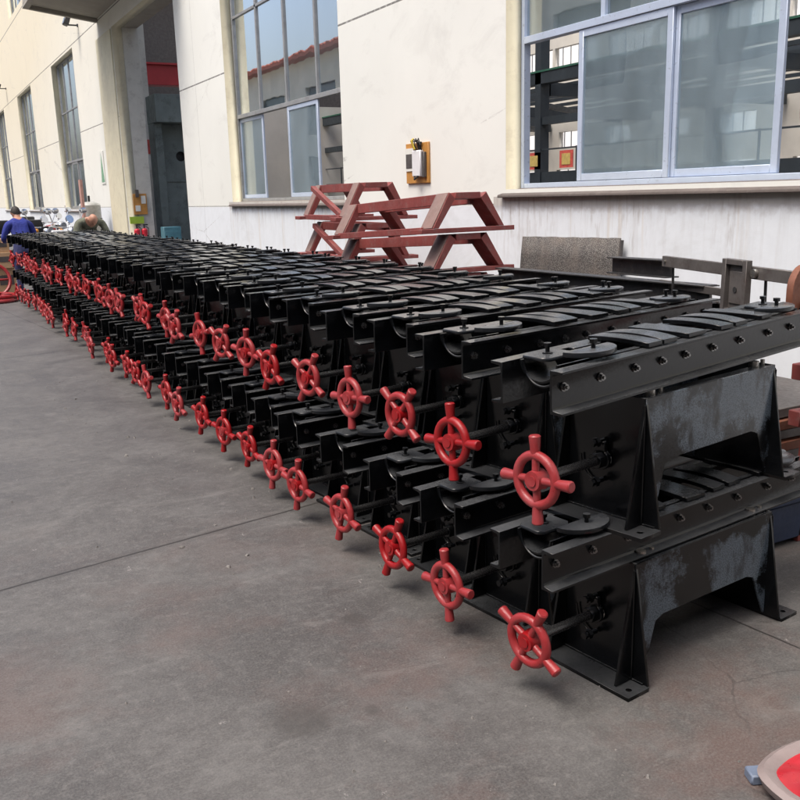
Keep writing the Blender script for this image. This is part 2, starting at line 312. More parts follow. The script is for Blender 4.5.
# ---------------------------------------------------------------- factory building
WX = 5.0
fb = empty('factory_building', 'long cream and white plastered factory hall with tall windows and a big doorway', 'factory hall', (WX, 0, 0))
WIN = [(-5.1, -.75, 1.55, 5.95), (2.65, 7.0, 1.625, 5.95), (10.5, 14.9, 1.56, 5.95), (28.25, 32.3, 1.42, 5.97), (37.5, 41.8, 1.4, 6.0), (47.2, 51.5, 1.4, 6.0), (56.8, 61.1, 1.4, 6.0)]
UP = [(2.65, 7.0), (10.5, 14.9), (28.25, 32.3), (37.2, 41.6), (47.2, 51.5), (56.8, 61.1)]
DOOR = (17.6, 22.95, -.02, 5.65)
loops = [rect(-14, 70, -.05, 13)]
for w_ in WIN: loops.append(rect(*w_))
for a, b in UP: loops.append(rect(a, b, 8.95, 12.2))
me_loops = loops+[rect(DOOR[0], DOOR[1], -.02, DOOR[3])]
wall = plate('wall', me_loops, .24, WALLM, fb, 'YZ', .12)
wall.data.materials.append(CREAM)
for p in wall.data.polygons:
    if abs(p.normal.x) < .5: p.material_index = 1
MB().box(-.035, -.001, 23.0, 24.75, -.02, 5.62).build('pilaster', CREAM, fb, .004)
MB().box(.245, .62, 22.955, 23.45, -.02, 5.9).build('door_jamb', JAMB, fb, .004)
MB().box(.245, .62, 17.1, 17.595, -.02, 5.9).build('door_jamb', JAMB, fb, .004)
MB().box(.02, .6, 17.6, 22.95, 5.655, 5.95).build('door_lintel', SOFFIT, fb)
# canopy over the door: slab with a down-turned lip
cn = MB(); cn.box(-1.72, -.004, 17.0, 24.5, .15, .3); cn.box(-1.72, -1.58, 17.0, 24.5, .06, .148); cn.box(-1.578, -.004, 24.38, 24.5, .06, .148); cn.box(-1.578, -.004, 17.0, 17.12, 0, .148)
cn.build('canopy', SOFFIT, fb, .006, loc=(-.02, 0, 5.93), rot=(0, R(7.5), 0))
def window(i, y0, y1, z0, z1, open_cols=(), sash_edges=None, zt=2.9, up=False):
    gx = .17; al = ALU if i == 1 else ALUD
    fr = MB(); t_ = .05
    fr.box(gx, gx+.07, y0+.002, y0+t_, z0+.002, z1-.002); fr.box(gx, gx+.07, y1-t_, y1-.002, z0+.002, z1-.002); fr.box(gx, gx+.07, y0+t_, y1-t_, z0+.002, z0+t_); fr.box(gx, gx+.07, y0+t_, y1-t_, z1-t_, z1-.002)
    if not up: fr.box(gx-.01, gx+.075, y0+t_, y1-t_, zt, zt+.06)
    cols = [y0+(y1-y0)*k/4 for k in range(5)]
    zb = z0+t_ if up else zt+.06
    for k in (1, 2, 3): fr.box(gx+.005, gx+.06, cols[k]-.028, cols[k]+.028, zb, z1-t_)
    if not up: fr.box(gx+.005, gx+.06, y0+t_, y1-t_, 4.45, 4.49)
    fo = fr.build('window', al, fb, .003)
    gp = MB()
    for k in range(4):
        a, b = cols[k]+.03, cols[k+1]-.03
        gp.box(gx+.03, gx+.034, a, b, zb+.001, z1-t_-.001)
    gp.build('pane', GLASSU, fo, smooth=False)
    if not up:
        ed = sash_edges or [(cols[k], cols[k+1]) for k in range(4) if k not in open_cols]
        for j, (a, b) in enumerate(ed):
            q = MB(); sx = gx+.002+(.032 if j % 2 else 0); s_ = .058; za, zb2 = z0+t_+.004, zt-.004
            q.box(sx, sx+.028, a, a+s_, za, zb2); q.box(sx, sx+.028, b-s_, b, za, zb2); q.box(sx, sx+.028, a+s_, b-s_, za, za+s_); q.box(sx, sx+.028, a+s_, b-s_, zb2-s_, zb2)
            so_ = q.build('sash', ALU if i in (1, 2) else ALUD, fo, .003)
            MB().box(sx+.012, sx+.016, a+s_, b-s_, za+s_, zb2-s_).build('pane', GLASS, so_, smooth=False)
        # sloping cement sill
        sm = MB(); sm.prism([(-.06, z0-.075), (.165, z0-.075), (.165, z0+.01), (-.06, z0-.05)], y0-.1, y1+.06, 'Y')
        sm.build('sill', SILL, fo, .006)
for i, (a, b, c_, d_) in enumerate(WIN):
    se = None; oc = ()
    if i == 1: se = [(2.7, 3.55), (4.18, 5.16), (5.14, 6.2)]
    if i == 2: oc = (0, 2)
    window(i, a, b, c_, d_, oc, se)
for a, b in UP: window(9, a, b, 8.95, 12.2, up=True)
# rest of the hall: far wall, gables, roof, structure
far = [rect(-14, 70, -.05, 11)]
yy = -12.
while yy < 66:
    far.append(rect(yy, yy+2.6, 6.75, 7.6)); far.append(rect(yy+2.75, yy+5.2, 6.75, 7.6)); yy += 6.0
yy = -12.
while yy < 66:
    far.append(rect(yy+.2, yy+1.55, 3.4, 4.1)); far.append(rect(yy+.2, yy+1.7, 1.75, 2.5)); far.append(rect(yy+.1, yy+2.9, .02, 1.5)); yy += 3.05  # lowest openings are added below the line of sight to let light in
plate('far_wall', far, .24, INWALL, fb, 'YZ', 21)
fm = MB(); yy = -12.
while yy < 66:
    for dy in (.55, 1.0): fm.box(20.9, 20.93, yy+.2+dy-.02, yy+.2+dy+.02, 3.4, 4.1)
    fm.box(20.9, 20.93, yy+.9, yy+.94, 1.75, 2.5); yy += 3.05
yy = -12.
while yy < 66:
    for k in range(1, 5): fm.box(20.9, 20.93, yy+.52*k-.02, yy+.52*k+.02, 6.75, 7.6); fm.box(20.9, 20.93, yy+2.75+.5*k-.02, yy+2.75+.5*k+.02, 6.75, 7.6)
    yy += 6.0
fm.build('window_bars', ALUD, fb, smooth=False)
for y_ in (-14, 69.8): MB().prism([(.25, -.02), (20.85, -.02), (20.85, 11.05), (10.4, 14.55), (.25, 13.0)], y_+.01, y_+.2, 'Y').build('gable_wall', INWALL, fb)
MB().prism([(.3, 5.25), (20.8, 5.25), (20.8, 11.0), (10.4, 14.4), (.3, 12.9)], 40, 40.2, 'Y').build('inner_gable', GREYS, fb)
rf = MB()
for ya, yb, gaps in ((-14, 39.9, ((1.5, 9.8), (11, 20.6))), (39.901, 70, ())):  # roof gaps made up, out of view, to brighten the hall inside
    for (xa, za), (xb, zb) in (((-.3, 13.0), (10.4, 14.6)), ((10.4, 14.6), (21.2, 11.0))):
        cuts = [xa]+[v for g_ in gaps for v in g_ if xa < v < xb]+[xb]
        for a, b in list(zip(cuts, cuts[1:]))[::2]:
            za_, zb_ = za+(zb-za)*(a-xa)/(xb-xa), za+(zb-za)*(b-xa)/(xb-xa); rf.prism([(a, za_), (b-.001, zb_), (b-.001, zb_+.18), (a, za_+.18)], ya, yb, 'Y')
rf.build('roof', CEIL, fb, smooth=False)
st = MB()
for k in range(13):
    y0 = -10+k*6.1; st.box(10.8, 11.1, y0, y0+.25, 0, 9.8); st.box(.5, 20.8, y0, y0+.2, 9.8, 10.2); st.box(11.15, 20.8, y0, y0+.18, 4.15, 4.5)
    if k not in (4, 5): st.box(.35, .6, y0, y0+.25, 0, 9.8)
st.box(10.85, 11.05, -13, 69, 3.38, 3.58); st.box(10.85, 11.05, -13, 69, 1.82, 2.12)
st.box(10.8, 11.1, -13, 69, 4.45, 4.75)
for k in range(28): st.box(10.84, 10.88, -12.9+k*2.9, -12.86+k*2.9, 2.12, 2.75)
st.box(10.85, 10.89, -13, 69, 2.7, 2.74)
for k in range(7): st.box(12.2+k*1.25, 12.3+k*1.25, -13, 69, 4.5, 4.6)
for k in range(16):      # diagonal braces under the mezzanine roof
    y0 = -10+k*4.6
    Mx = Matrix.Translation((12.2+0, y0, 4.02)) @ Matrix.Rotation(R(32), 4, 'Z'); st.box(0, 8, -.08, .08, 0, .14, Mx)
st.box(19.8, 20, -13, 69, 5.4, 5.8)
st.build('steel_structure', DKSTEEL, fb, smooth=False)
MB().box(10.78, 11.12, -13, 69, 4.752, 4.8).build('beam_cap', CAPG, fb, smooth=False)
po = MB()
for yy, zz in ((20.5, 2.2), (19.1, 2.2), (27, 2.3)): po.box(10.8, 10.82, yy, yy+.55, zz, zz+.45)
po.build('red_poster', REDL, fb, smooth=False)
pp = MB()
for yy, zz in ((20.5, 2.2), (19.1, 2.2), (27, 2.3)): pp.box(10.79, 10.797, yy+.1, yy+.45, zz+.08, zz+.37)
pp.build('poster_text_panel', simple('yellow_poster', (.6, .45, .15)), fb, smooth=False)
# bridge crane inside the doorway and inner partition with notices
cr = empty('bridge_crane', 'red overhead bridge crane girder inside the doorway', 'crane', (5.6, 30.5, 5.3))
MB().box(0, 13, 0, .5, 0, .62).build('girder', CRANE, cr, .01); MB().box(0, 13, -.1, .6, .62, .68).build('rail_flange', CRANE, cr)
MB().box(1.1, 1.5, -.02, -.005, .2, .45).build('load_plate', PAPER, cr)
MB().box(.3, 16, 35, 35.2, -.02, 5.2).build('partition_wall', INWALL, fb)
MB().box(1.45, 1.75, 26.9, 27.2, 0, 9.8).build('steel_column', JAMB, fb)
MB().box(1.5, 1.72, 26.88, 26.895, 2.95, 3.35).build('notice', REDL, fb); MB().box(1.5, 1.72, 26.88, 26.895, 2.5, 2.92).build('notice', PAPER, fb)
# grey green steel housing standing inside the door
hs = empty('steel_housing', 'tall grey green welded steel housing with a round hole, standing in the doorway', 'machine housing', (6.05, 23.9, 0))
plate('side_panel', [rect(.2, 2.4, .0, 3.55), circ(.72, 2.75, .13)], .04, GREENBOX, hs, 'XZ', .3)
MB().box(-.02, 2.6, -.35, .55, 3.56, 4.25).build('top_beam', GREENBOX, hs, .01)
MB().box(-.02, .18, -.12, .5, 0, 3.555).build('column', GREENBOX, hs, .01); MB().box(2.42, 2.6, -.12, .5, 0, 3.555).build('column', GREENBOX, hs, .01)
MB().box(.2, 2.4, .24, .278, 2.1, 2.16).build('rib', GREENBOX, hs); MB().box(.19, 2.41, .42, .45, 0, 3.55).build('dark_backing', DARKS, hs)  # dark sheet added behind the side panel so its hole reads black

nb = empty('sky_backdrop', 'added white slab standing for bright sky behind the far windows of the hall', 'building', (44, 0, 0)); MB().box(0, 1, -40, 110, 0, 22).build('wall', simple('bright_white_backdrop', (.85, .85, .83), .9, 0, .03, .5), nb); MB().box(-.4, 1.2, -40, 110, 22.001, 22.4).build('backdrop_cap', SOFFIT, nb)  # made-up white slab, added as bright sky beyond the far windows
# opposite building (seen in the window glass)
ob = empty('opposite_building', 'pale factory building with red tiled eaves across the yard, mirrored in the windows', 'building', (-12, 0, 0))
lo = [rect(-40, 80, -.05, 9.6)]
for k in range(15): lo.append(rect(-38+k*7.8, -34+k*7.8, 1.5, 4)); lo.append(rect(-38+k*7.8, -34+k*7.8, 5.2, 8))
plate('wall', lo, .3, OPWALL, ob, 'YZ', -.15)
MB().box(-.26, -.25, -40, 80, .5, 9.0).build('window_pane', simple('dark_panes', (.06, .08, .1), .1), ob, smooth=False)
MB().prism([(.7, 9.6), (.7, 9.75), (-4, 11.2), (-9, 9.6)], -40.5, 80.5, 'Y').build('roof', TILE, ob, smooth=False)
tl = MB()
for k in range(240): tl.tube((.72, -40+k*.5, 9.8), (-.6, -40+k*.5, 10.2), .09, n=6)
tl.build('eave_tiles', TILE, ob)

# unseen dark block added behind the camera to shade the near side
sh_ = empty('shade_block', 'added dark block behind the camera, unseen, shading the machines and near ground', 'light blocker', (0, -6.5, 0))
MB().box(-11.5, 4.9, -4, 0, -.02, 8.5).build('wall', simple('dark_blocker', (.09, .095, .1), .8, 0, .2, .6), sh_); MB().box(-11.8, 4.95, -4.3, .6, 8.501, 8.8).build('roof', DARKS, sh_)
for k in range(3): MB().box(-10+k*5, -6.5+k*5, .001, .05, 0, 4.2).build('door', GREYS, sh_)

# lamps on the facade
def flood(y, z, label):
    o = empty('floodlight', label, 'floodlight', (WX-.0, y, z)); o.scale = (.6,)*3; MB().box(-.05, 0, -.06, .06, -.06, .06).build('bracket', DARKS, o); MB().box(-.45, -.06, -.03, .03, -.03, .03).build('arm', DARKS, o)
    MB().box(-.62, -.4, -.24, .24, -.2, .14, Matrix.Rotation(R(20), 4, 'Y')).build('lamp_head', DARKS, o, .02); MB().box(-.64, -.622, -.2, .2, -.17, .1, Matrix.Rotation(R(20), 4, 'Y')).build('lens', GLASSD, o)
flood(45.2, 6.7, 'small dark floodlight high on the facade near the left edge'); flood(27.0, 6.35, 'small floodlight on the wall beside the grey canopy')
# electrical board on wall
eb = empty('electrical_board', 'orange wooden board with white switch box and cables between the two windows', 'switch board', (WX, 8.6, 1.94))
MB().box(-.025, -.001, -.24, .24, -.22, .2).build('back_board', ORANGE, eb, .003)
MB().box(-.075, -.027, -.15, .03, -.15, .12).build('switch_box', WHITEP, eb, .008); MB().box(-.06, -.027, -.205, -.155, -.16, .1).build('side_casing', GREYS, eb, .004)
MB().box(-.035, -.027, .06, .235, -.09, .15).build('notice', PAPER, eb); MB().box(-.038, -.0355, .085, .22, -.06, .09).build('printed_text', GREYS, eb)
cb = MB()
for k in range(6): cb.path([(-.05, -.14+k*.03, .12), (-.08, -.17+k*.04, .17+.025*(k % 3)), (-.06, -.1+k*.03, .24-.02*(k % 2)), (-.04, -.03-.02*k, .2), (-.03, -.06, .12)], .006, 6)
cb.path([(-.06, -.1, -.14), (-.09, -.05, -.18), (-.06, 0, -.14)], .01, 6); cb.build('cables', RUBBER, eb)
cy = MB(); cy.path([(-.08, -.05, .13), (-.1, -.02, .22), (-.05, .03, .24)], .012, 6); cy.build('yellow_cable', simple('yellow_insulation', (.6, .45, .05)), eb)
# yellow notice board on door jamb and extinguishers, teal cabinet
yb = empty('notice_board', 'small orange yellow board with papers on the far door jamb', 'notice board', (5.3, 22.9, 1.3)); MB().box(-.16, .17, 0, .03, 0, .5).build('board', ORANGE, yb, .003)
MB().box(-.12, -.0, -.012, -.002, .08, .22).build('paper', PAPER, yb); MB().box(.03, .14, -.012, -.002, .26, .45).build('paper', PAPER, yb); MB().box(-.1, -.02, -.05, -.002, .42, .6).build('socket_box', GREYS, yb)
def extinguisher(x, label):
    o = empty('fire_extinguisher', label, 'fire extinguisher', (x, 22.6, .42), 0, 'extinguishers by the doorway')
    q = MB(); q.tube((0, 0, 0), (0, 0, .5), .075, n=16); q.ball((0, 0, .5), .075, (1, 1, .7)); q.build('cylinder', EXTRED, o); MB().tube((0, 0, .54), (0, 0, .62), .02, n=8).build('valve', DARKS, o)
    MB().box(-.02, .09, -.015, .015, .62, .65).build('handle', DARKS, o); MB().path([(.03, 0, .6), (.1, 0, .55), (.09, -.03, .3)], .009, 6).build('hose', RUBBER, o)
    MB().box(-.05, .05, -.085, -.074, .2, .35).build('sticker', PAPER, o)
extinguisher(5.1, 'red fire extinguisher, left of the pair by the doorway'); extinguisher(5.28, 'red fire extinguisher, right of the pair by the doorway')
st_ = MB().box(5.0, 5.4, 22.45, 22.75, 0, .42).build('extinguisher_box', EXTRED); tag(st_, 'low red box the extinguishers stand on by the doorway', 'box')
ls = MB().box(5.02, 5.36, 22.9, 22.93, 1.08, 1.25).build('lime_sign', LIME); tag(ls, 'lime green sign above the fire extinguishers', 'sign')
tb = empty('teal_cabinet', 'small teal metal cabinet beside the fire extinguishers', 'cabinet', (5.75, 21.8, 0)); MB().box(-.2, .22, 0, .3, 0, 1.0).build('body', TEAL, tb, .01); MB().box(-.17, .19, -.012, -.001, .1, .9).build('door', TEAL, tb, .003); MB().box(.12, .15, -.03, -.013, .45, .6).build('handle', STEEL, tb)
bs = MB().box(5.02, 5.1, 17.45, 17.58, .95, 1.35).build('blue_box', BLUEP, bev=.01); tag(bs, 'small blue box on the near side of the doorway', 'box')
# pennant-like sign and drum by pilaster
pn = empty('wall_sign', 'narrow white sign with green triangle beside the doorway pilaster', 'sign', (4.985, 25.5, 2.1)); MB().box(-.005, .012, -.25, .25, 0, .85).build('board', PAPER, pn); MB().prism([(-.2, .05), (.2, .05), (.02, .8)], -.009, -.0055, 'X').build('green_triangle', GREENL, pn)
dr = empty('storage_tank', 'grey white cylindrical tank standing at the wall behind the bending worker', 'tank', (4.5, 25.2, 0)); q = MB(); q.tube((0, 0, 0), (0, 0, 1.55), .28, n=20); q.ball((0, 0, 1.55), .28, (1, 1, .35)); q.build('body', simple('grey_white_tank_paint', (.42, .43, .42), .5), dr); MB().tube((0, 0, 1.6), (0, 0, 1.8), .03).build('valve', DARKS, dr); MB().torus((0, 0, 1.2), .285, .015, 'Z').build('band', DARKS, dr)
pb = MB().box(4.2, 4.26, 24.5, 24.75, 0, 2.2).build('pink_panel', simple('faded_pink', (.5, .28, .24), .7)); tag(pb, 'narrow faded pink panel upright beside the grey white tank', 'panel')

# ---------------------------------------------------------------- the gate machines
def make_unit():
    root = empty('gate_machine', '', 'gate machine', (0, 0, 0), 0, 'stacked black gate machines with red handwheels')
    XL, XR, Y, H = -.35, .42, .15, .42
    for sx, x0 in ((-1, XL), (1, XR)):
        # flared end plate
        cut = [[(-.215, .014), (.215, .014), (Y, H), (-Y, H)], circ(0, .2, .03)]
        plate('end_plate', cut, .01, BLACK, root, 'YZ', x0+sx*-.006, .0015)
        fl = [rect(min(x0, x0+sx*.1), max(x0, x0+sx*.1), -.222, .222)]
        fl = [[(p[0], p[1]) for p in lp] for lp in fl]
        for hy in (-.19, .19): fl.append(circ(x0+sx*.06, hy, .011, 14))
        plate('foot_plate', fl, .014, BLACK, root, 'XY', .007, .001)
        for sy in (-1, 1):
            q = MB(); q.prism([(x0+sx*.002, .016), (x0+sx*.08, .016), (x0+sx*.004, H-.01)], sy*Y-.005, sy*Y+.005, 'Y'); q.build('gusset', BLACK, root, .001)
            # weld beads
        q = MB(); 
        for sy in (-1, 1): q.path([(x0+sx*.006, sy*(Y+.004), .02+(.38)*k/9+.004*random.random()) for k in range(10)], .0035, 5)
        q.path([(x0+sx*.003, -.2+.4*k/10, .016) for k in range(11)], .004, 5); q.build('weld_bead', BLACK2, root)
    for sy in (-1, 1):
        pts = [(XL+.002, H), (XL+.002, .02), (-.325, .02), (-.27, .09), (-.24, .19), (-.2, .205), (.28, .2), (.325, .185), (.365, .1), (.405, .02), (XR-.002, .02), (XR-.002, H)]
        plate('side_plate', [pts], .008, GREYED, root, 'XZ', sy*Y, .001)
        q = MB(); q.box(XL+.008, XR-.008, min(sy*.146, sy*.1), max(sy*.146, sy*.1), H-.012, H-.002); q.build('top_flange', BLACK2, root, .001)
        # channel bar opening outward
        w0, w1, zb, zt, L0, L1 = .093, .14, .422, .5495, -.715, .82
        c_ = [(w0, zb), (w1, zb), (w1, zb+.007), (w0+.012, zb+.011), (w0+.007, zb+.018), (w0+.007, zt-.018), (w0+.012, zt-.011), (w1, zt-.007), (w1, zt), (w0, zt)]
        bar = MB().prism([(a*sy, b) for a, b in c_], L0, L1, 'X').build('channel_bar', BLACK2, root, .0008)
        for bx in (-.665, -.5, -.33, -.19, -.06, .1, .27, .46, .62, .76):
            q = MB(); ys = sy*(w0+.007); q.tube((bx, ys, .495), (bx, ys+sy*.004, .495), .0135, n=14); q.tube((bx, ys+sy*.004, .495), (bx, ys+sy*.013, .495), .0105, n=6); q.tube((bx, ys+sy*.013, .495), (bx, ys+sy*.019, .495), .005, n=8)
            q.build('bolt', BOLTM, bar)
    for sy in (-1, 1):
        for x_ in (-.28, .34): MB().tube((x_, sy*.115, .418), (x_, sy*.115, .44), .018, n=12).tube((x_+.05, sy*.12, .38), (x_+.05, sy*.12, .44), .008, n=8).build('spacer', STEEL, root)
    # end troughs (half pipes) with lids and clamp plates
    for sx, xa, xb in ((-1, -.645, -.5), (1, .6, .745)):
        ro, ri = .075, .068
        out = circ(0, .548, ro, 15, math.pi, 2*math.pi); inn = circ(0, .548, ri, 15, 2*math.pi, math.pi)
        q = MB(); n = 15; o2 = [(p[0]+.012, .548+(p[1]-.548)*.85) for p in out]; i2 = [(p[0]+.012, .548+(p[1]-.548)*.85) for p in inn[::-1]]
        vs = [(x_, p[0], p[1]) for x_ in (xa, xb) for p in o2]+[(x_, p[0], p[1]) for x_ in (xa, xb) for p in i2]
        fs = []
        for k in range(n-1):
            fs += [(k, k+1, n+k+1, n+k), (2*n+k, 3*n+k, 3*n+k+1, 2*n+k+1), (k, 2*n+k, 2*n+k+1, k+1), (n+k, n+k+1, 3*n+k+1, 3*n+k)]
        fs += [(0, n, 3*n, 2*n), (n-1, 3*n-1, 4*n-1, 2*n-1)]
        q.add(vs, fs); tro = q.build('trough', BLACK, root); MB().torus((xa if sx < 0 else xb, 0, .548), .072, .004, 'X', 20, 6, 0, -math.pi).build('rim', BLACK2, tro)
        lid = MB().prism([(xa+.0, .075), (xa+.0, .0), (xa+.02, -.02), (xb-.02, -.02), (xb, 0), (xb, .088), (xa+.018, .088)], .5505, .562, 'Z').build('trough_lid', SHOE, root, .003)
        q = MB(); bx = (xa+xb)/2; q.tube((bx, .04, .562), (bx, .04, .566), .016, n=14); q.tube((bx, .04, .566), (bx, .04, .583), .007, n=10); q.tube((bx, .04, .583), (bx, .04, .594), .0125, n=6); q.build('bolt', BLACK2, lid)
        xc = -.5 if sx < 0 else .56
        d = [(xc+.105*math.cos(a), -.045+.085*math.sin(a)) for a in [math.pi+math.pi*k/14 for k in range(15)]]
        cp = MB().prism(d, .564, .58, 'Z').build('clamp_plate', SHOE, root, .003, 2)
        q = MB(); q.tube((xc, -.075, .58), (xc, -.075, .596), .007, n=10); q.tube((xc, -.075, .596), (xc, -.075, .608), .0125, n=6); q.build('bolt', BLACK2, cp)
    # cross slats, arched, over two thin rails
    for k, (xc, hgt, wd) in enumerate(((-.25, .01, .072), (-.165, .018, .075), (-.01, .003, .1), (.15, .01, .072), (.235, .018, .075), (.42, .003, .07))):
        q = MB(); n = 8; vs = []
        for i in range(n+1):
            a = -1+2*i/n; yv = a*.118; z = .5525+hgt*.6*(1-a*a)
            for x_ in (xc-wd/2, xc+wd/2):
                for dz in (0, .015): vs.append((x_, yv, z+dz))
        fs = []
        for i in range(n):
            b = i*4; fs += [(b, b+4, b+5, b+1), (b+2, b+3, b+7, b+6), (b+1, b+5, b+7, b+3), (b, b+2, b+6, b+4)]
        fs += [(0, 1, 3, 2), (4*n, 4*n+2, 4*n+3, 4*n+1)]
        q.add(vs, fs); q.build('cross_slat', BLACK2, root, .0015)
    for sy in (-1, 1): MB().box(-.42, .58, sy*.075-.012, sy*.075+.012, .528, .5515).build('slat_rail', BLACK2, root, .002)
    for x_ in (-.42, .05, .54): MB().box(x_-.02, x_+.02, -.092, .092, .44, .465).build('cross_member', BLACK, root, .002)
    # drive rod, bearing and collar
    rod = MB(); rod.tube((-.68, 0, .2), (.44, 0, .2), .0155, n=16); rod.build('drive_rod', ROD, root)
    q = MB(); q.tube((-.05, 0, .2), (-.01, 0, .2), .05, n=20); q.tube((.1, 0, .2), (.22, 0, .2), .03, n=16); q.build('roller', ROD, root, .002)
    br = MB(); br.tube((-.4, 0, .2), (-.356, 0, .2), .028, n=6); br.tube((-.372, 0, .2), (-.3565, 0, .2), .034, n=20); br.box(-.372, -.357, -.018, .018, .2, .262)
    br.build('bearing', BLACK2, root, .002)
    for z_ in (.262, .13): q = MB(); q.tube((-.41, 0, z_), (-.3565, 0, z_), .009, n=10); q.tube((-.402, 0, z_), (-.386, 0, z_), .017, n=6); q.tube((-.418, 0, z_), (-.408, 0, z_), .013, n=6); q.build('bolt', BLACK2, root)
    MB().torus((-.3575, .0, .2), .088, .0035, 'X', 14, 6, 0, -1.3).build('weld_arc', BLACK2, root, rot=(0, 0, 0))
    # handwheel
    hw = MB(); hw.torus((0, 0, 0), .077, .0152, 'X', 32, 10)
    for k in range(4):
        a = math.pi/2*k; d = Vector((0, math.cos(a), math.sin(a)))
        hw.tube(d*.015, d*.07, .0135, .0115, 10); hw.tube(d*.08, d*.135, .0145, .0185, 12)
        hw.tube(d*.135, d*.139, .0185, .015, 12)
    h = hw.build('handwheel', REDW, root, loc=(-.675, 0, .2)); 
    q = MB(); q.tube((-.02, 0, 0), (.022, 0, 0), .03, .034, 18); q.tube((-.024, 0, 0), (-.02, 0, 0), .017, n=14); q.build('hub', REDW, h)
    return root
TOPS = ('channel_bar', 'trough', 'trough_lid', 'clamp_plate', 'cross_slat', 'slat_rail', 'cross_member')
ORD = 'first second third fourth fifth sixth seventh eighth ninth tenth eleventh twelfth thirteenth fourteenth fifteenth sixteenth seventeenth eighteenth nineteenth twentieth twenty-first twenty-second twenty-third twenty-fourth twenty-fifth twenty-sixth twenty-seventh twenty-eighth twenty-ninth thirtieth thirty-first thirty-second'.split()
N = 32; SK = .148; P0 = Vector((2.277, 2.2, 0)); PITCH = .452
proto = make_unit(); first = True
# handwheel angle (degrees) seen in the photo for the nearest ones
ANG = {0: [28, -5, 20, 14, 10, 5, 20, 8], 1: [-4, -6, 38, -5, 30, 28, 8, 35]}
WHEELS = (((1.59, 2.1), (1.588, 2.592), (1.592, 3.016), (1.589, 3.496), (1.578, 3.991), (1.6, 4.39), (1.612, 4.807), (1.601, 5.237), (1.606, 5.717)),
          ((1.584, 2.06), (1.601, 2.565), (1.645, 3.021), (1.614, 3.414), (1.636, 3.925), (1.583, 4.301), (1.636, 4.817), (1.623, 5.234), (1.63, 5.7)))   # where the nearest handwheels stand
rnd = random.Random(3)
for tier in (0, 1):
    for k in range(N):
        o = proto if first else copy_tree(proto); first = False
        jx, jy, ja = rnd.uniform(-.045, .045), rnd.uniform(-.013, .013), rnd.uniform(-.026, .026)
        if k == 0: jx, jy, ja = (-.02, -.02, .0) if tier else (-.015, -.025, 0)
        if tier and k > 0: jx += .015
        o.location = (P0.x+jx, P0.y+k*PITCH+jy, tier*.5505); o.rotation_euler = (0, 0, SK-.022+ja+tier*.058)
        if k < 9:
            yw = o.rotation_euler.z; wx, wy = WHEELS[tier][k]; o.location.x = wx+.675*math.cos(yw); o.location.y = wy+.675*math.sin(yw)
        if k == 0: lab = ('nearest black gate machine in the upper tier, with grey-clouded side plate' if tier else 'nearest black gate machine on the floor at the front end of the lower tier')
        elif k == N-1: lab = 'farthest black gate machine of the %s tier, beside the two workers' % ('upper' if tier else 'lower')
        else: lab = 'black gate machine with red handwheel, %s from the near end of the %s tier' % (ORD[k], 'upper' if tier else 'lower')
        o['label'] = lab
        for ch in o.children:
            if ch.name.split('.')[0] in TOPS: ch.location.z = .001+.022*tier; ch.rotation_euler.y = -.022*tier if k == 0 else rnd.uniform(-.006, .006)*tier
            if ch.name.split('.')[0] == 'cross_slat': ch.location.x = rnd.uniform(-.022, .022); ch.rotation_euler.z = rnd.uniform(-.05, .05)
            if ch.name.split('.')[0] == 'handwheel':
                a = ANG[tier][k] if k < 8 else rnd.uniform(-45, 45)
                ch.rotation_euler = (R(a), R(rnd.uniform(-3, 3)), R(rnd.uniform(-5, 5)))
                ch.location = (-.675+(0 if k < 9 else rnd.uniform(-.03, .02)), 0, .2)

# ---------------------------------------------------------------- red trestles
def trap_frame(parent, y, xa, xb, ta, tb, z0, z1):
    w_ = .05; d = .17; q = MB()
    q.box(xa-.1, xb+.1, y-d/2, y+d/2, z0, z0+.035)
    q.build('base_rail', PRIMER, parent, .003)
    for (a, b) in ((xa, ta), (xb, tb)):
        q = MB(); sg = 1 if b > a else -1
        pts = [(a, z0+.036), (a+sg*w_*1.05, z0+.036), (b+sg*w_*1.05, z1-w_*.9), (b, z1)] if True else []
        q.prism(pts, y-d/2, y+d/2, 'Y'); q.build('leg', PRIMER, parent, .003)
    MB().box(ta+w_*1.1, tb-w_*1.1, y-d/2, y+d/2, z1-.05, z1-.002).build('top_rail', PRIMER, parent, .003)
    MB().prism([(xa-.009, z0+.04), (xa-.002, z0+.04), (ta-.002, z1-.004), (ta-.009, z1-.004)], y-d/2+.006, y+d/2-.006, 'Y').build('flank_plate', PRIMERG, parent, .002)
def trestle(loc, label, ylen=1.5, h=.28, rot=(0, 0, 0), brace=True):
    o = empty('red_trestle', label, 'steel trestle', loc, 0, 'stacked red primed trestles', rot)
    for y in (0, ylen): trap_frame(o, y, -.33, .33, -.17, .17, 0, h)
    for x_ in (-.14, .14): MB().box(x_-.03, x_+.03, .04, ylen-.04, h-.085, h-.004).build('top_beam', PRIMER, o, .003)
    MB().box(-.36, -.3, .04, ylen-.04, .0, .05).build('bottom_beam', PRIMER, o, .003)
    if brace: Mx = Matrix.Translation((-.3, .1, .02)) @ Matrix.Rotation(math.atan2(h-.05, ylen-.2), 4, 'X')
    if brace: MB().box(-.025, .025, 0, ylen-.25, 0, .05, Mx).build('diagonal_brace', PRIMER, o, .003)
    return o
for k, (z_, lb) in enumerate(((.09, 'lowest red primed trestle at the front of the stack by the wall'), (.395, 'second red trestle from the floor in the front stack by the wall'), (.7, 'third red trestle up in the front stack, half hidden by the black bars'), (1.005, 'red trestle second from the top of the front stack'), (1.31, 'topmost red trestle of the front stack, below the electrical board'))):
    trestle((3.78, 5.85, z_), lb, 1.45, .297, (R(-3), 0, R(2)), False)
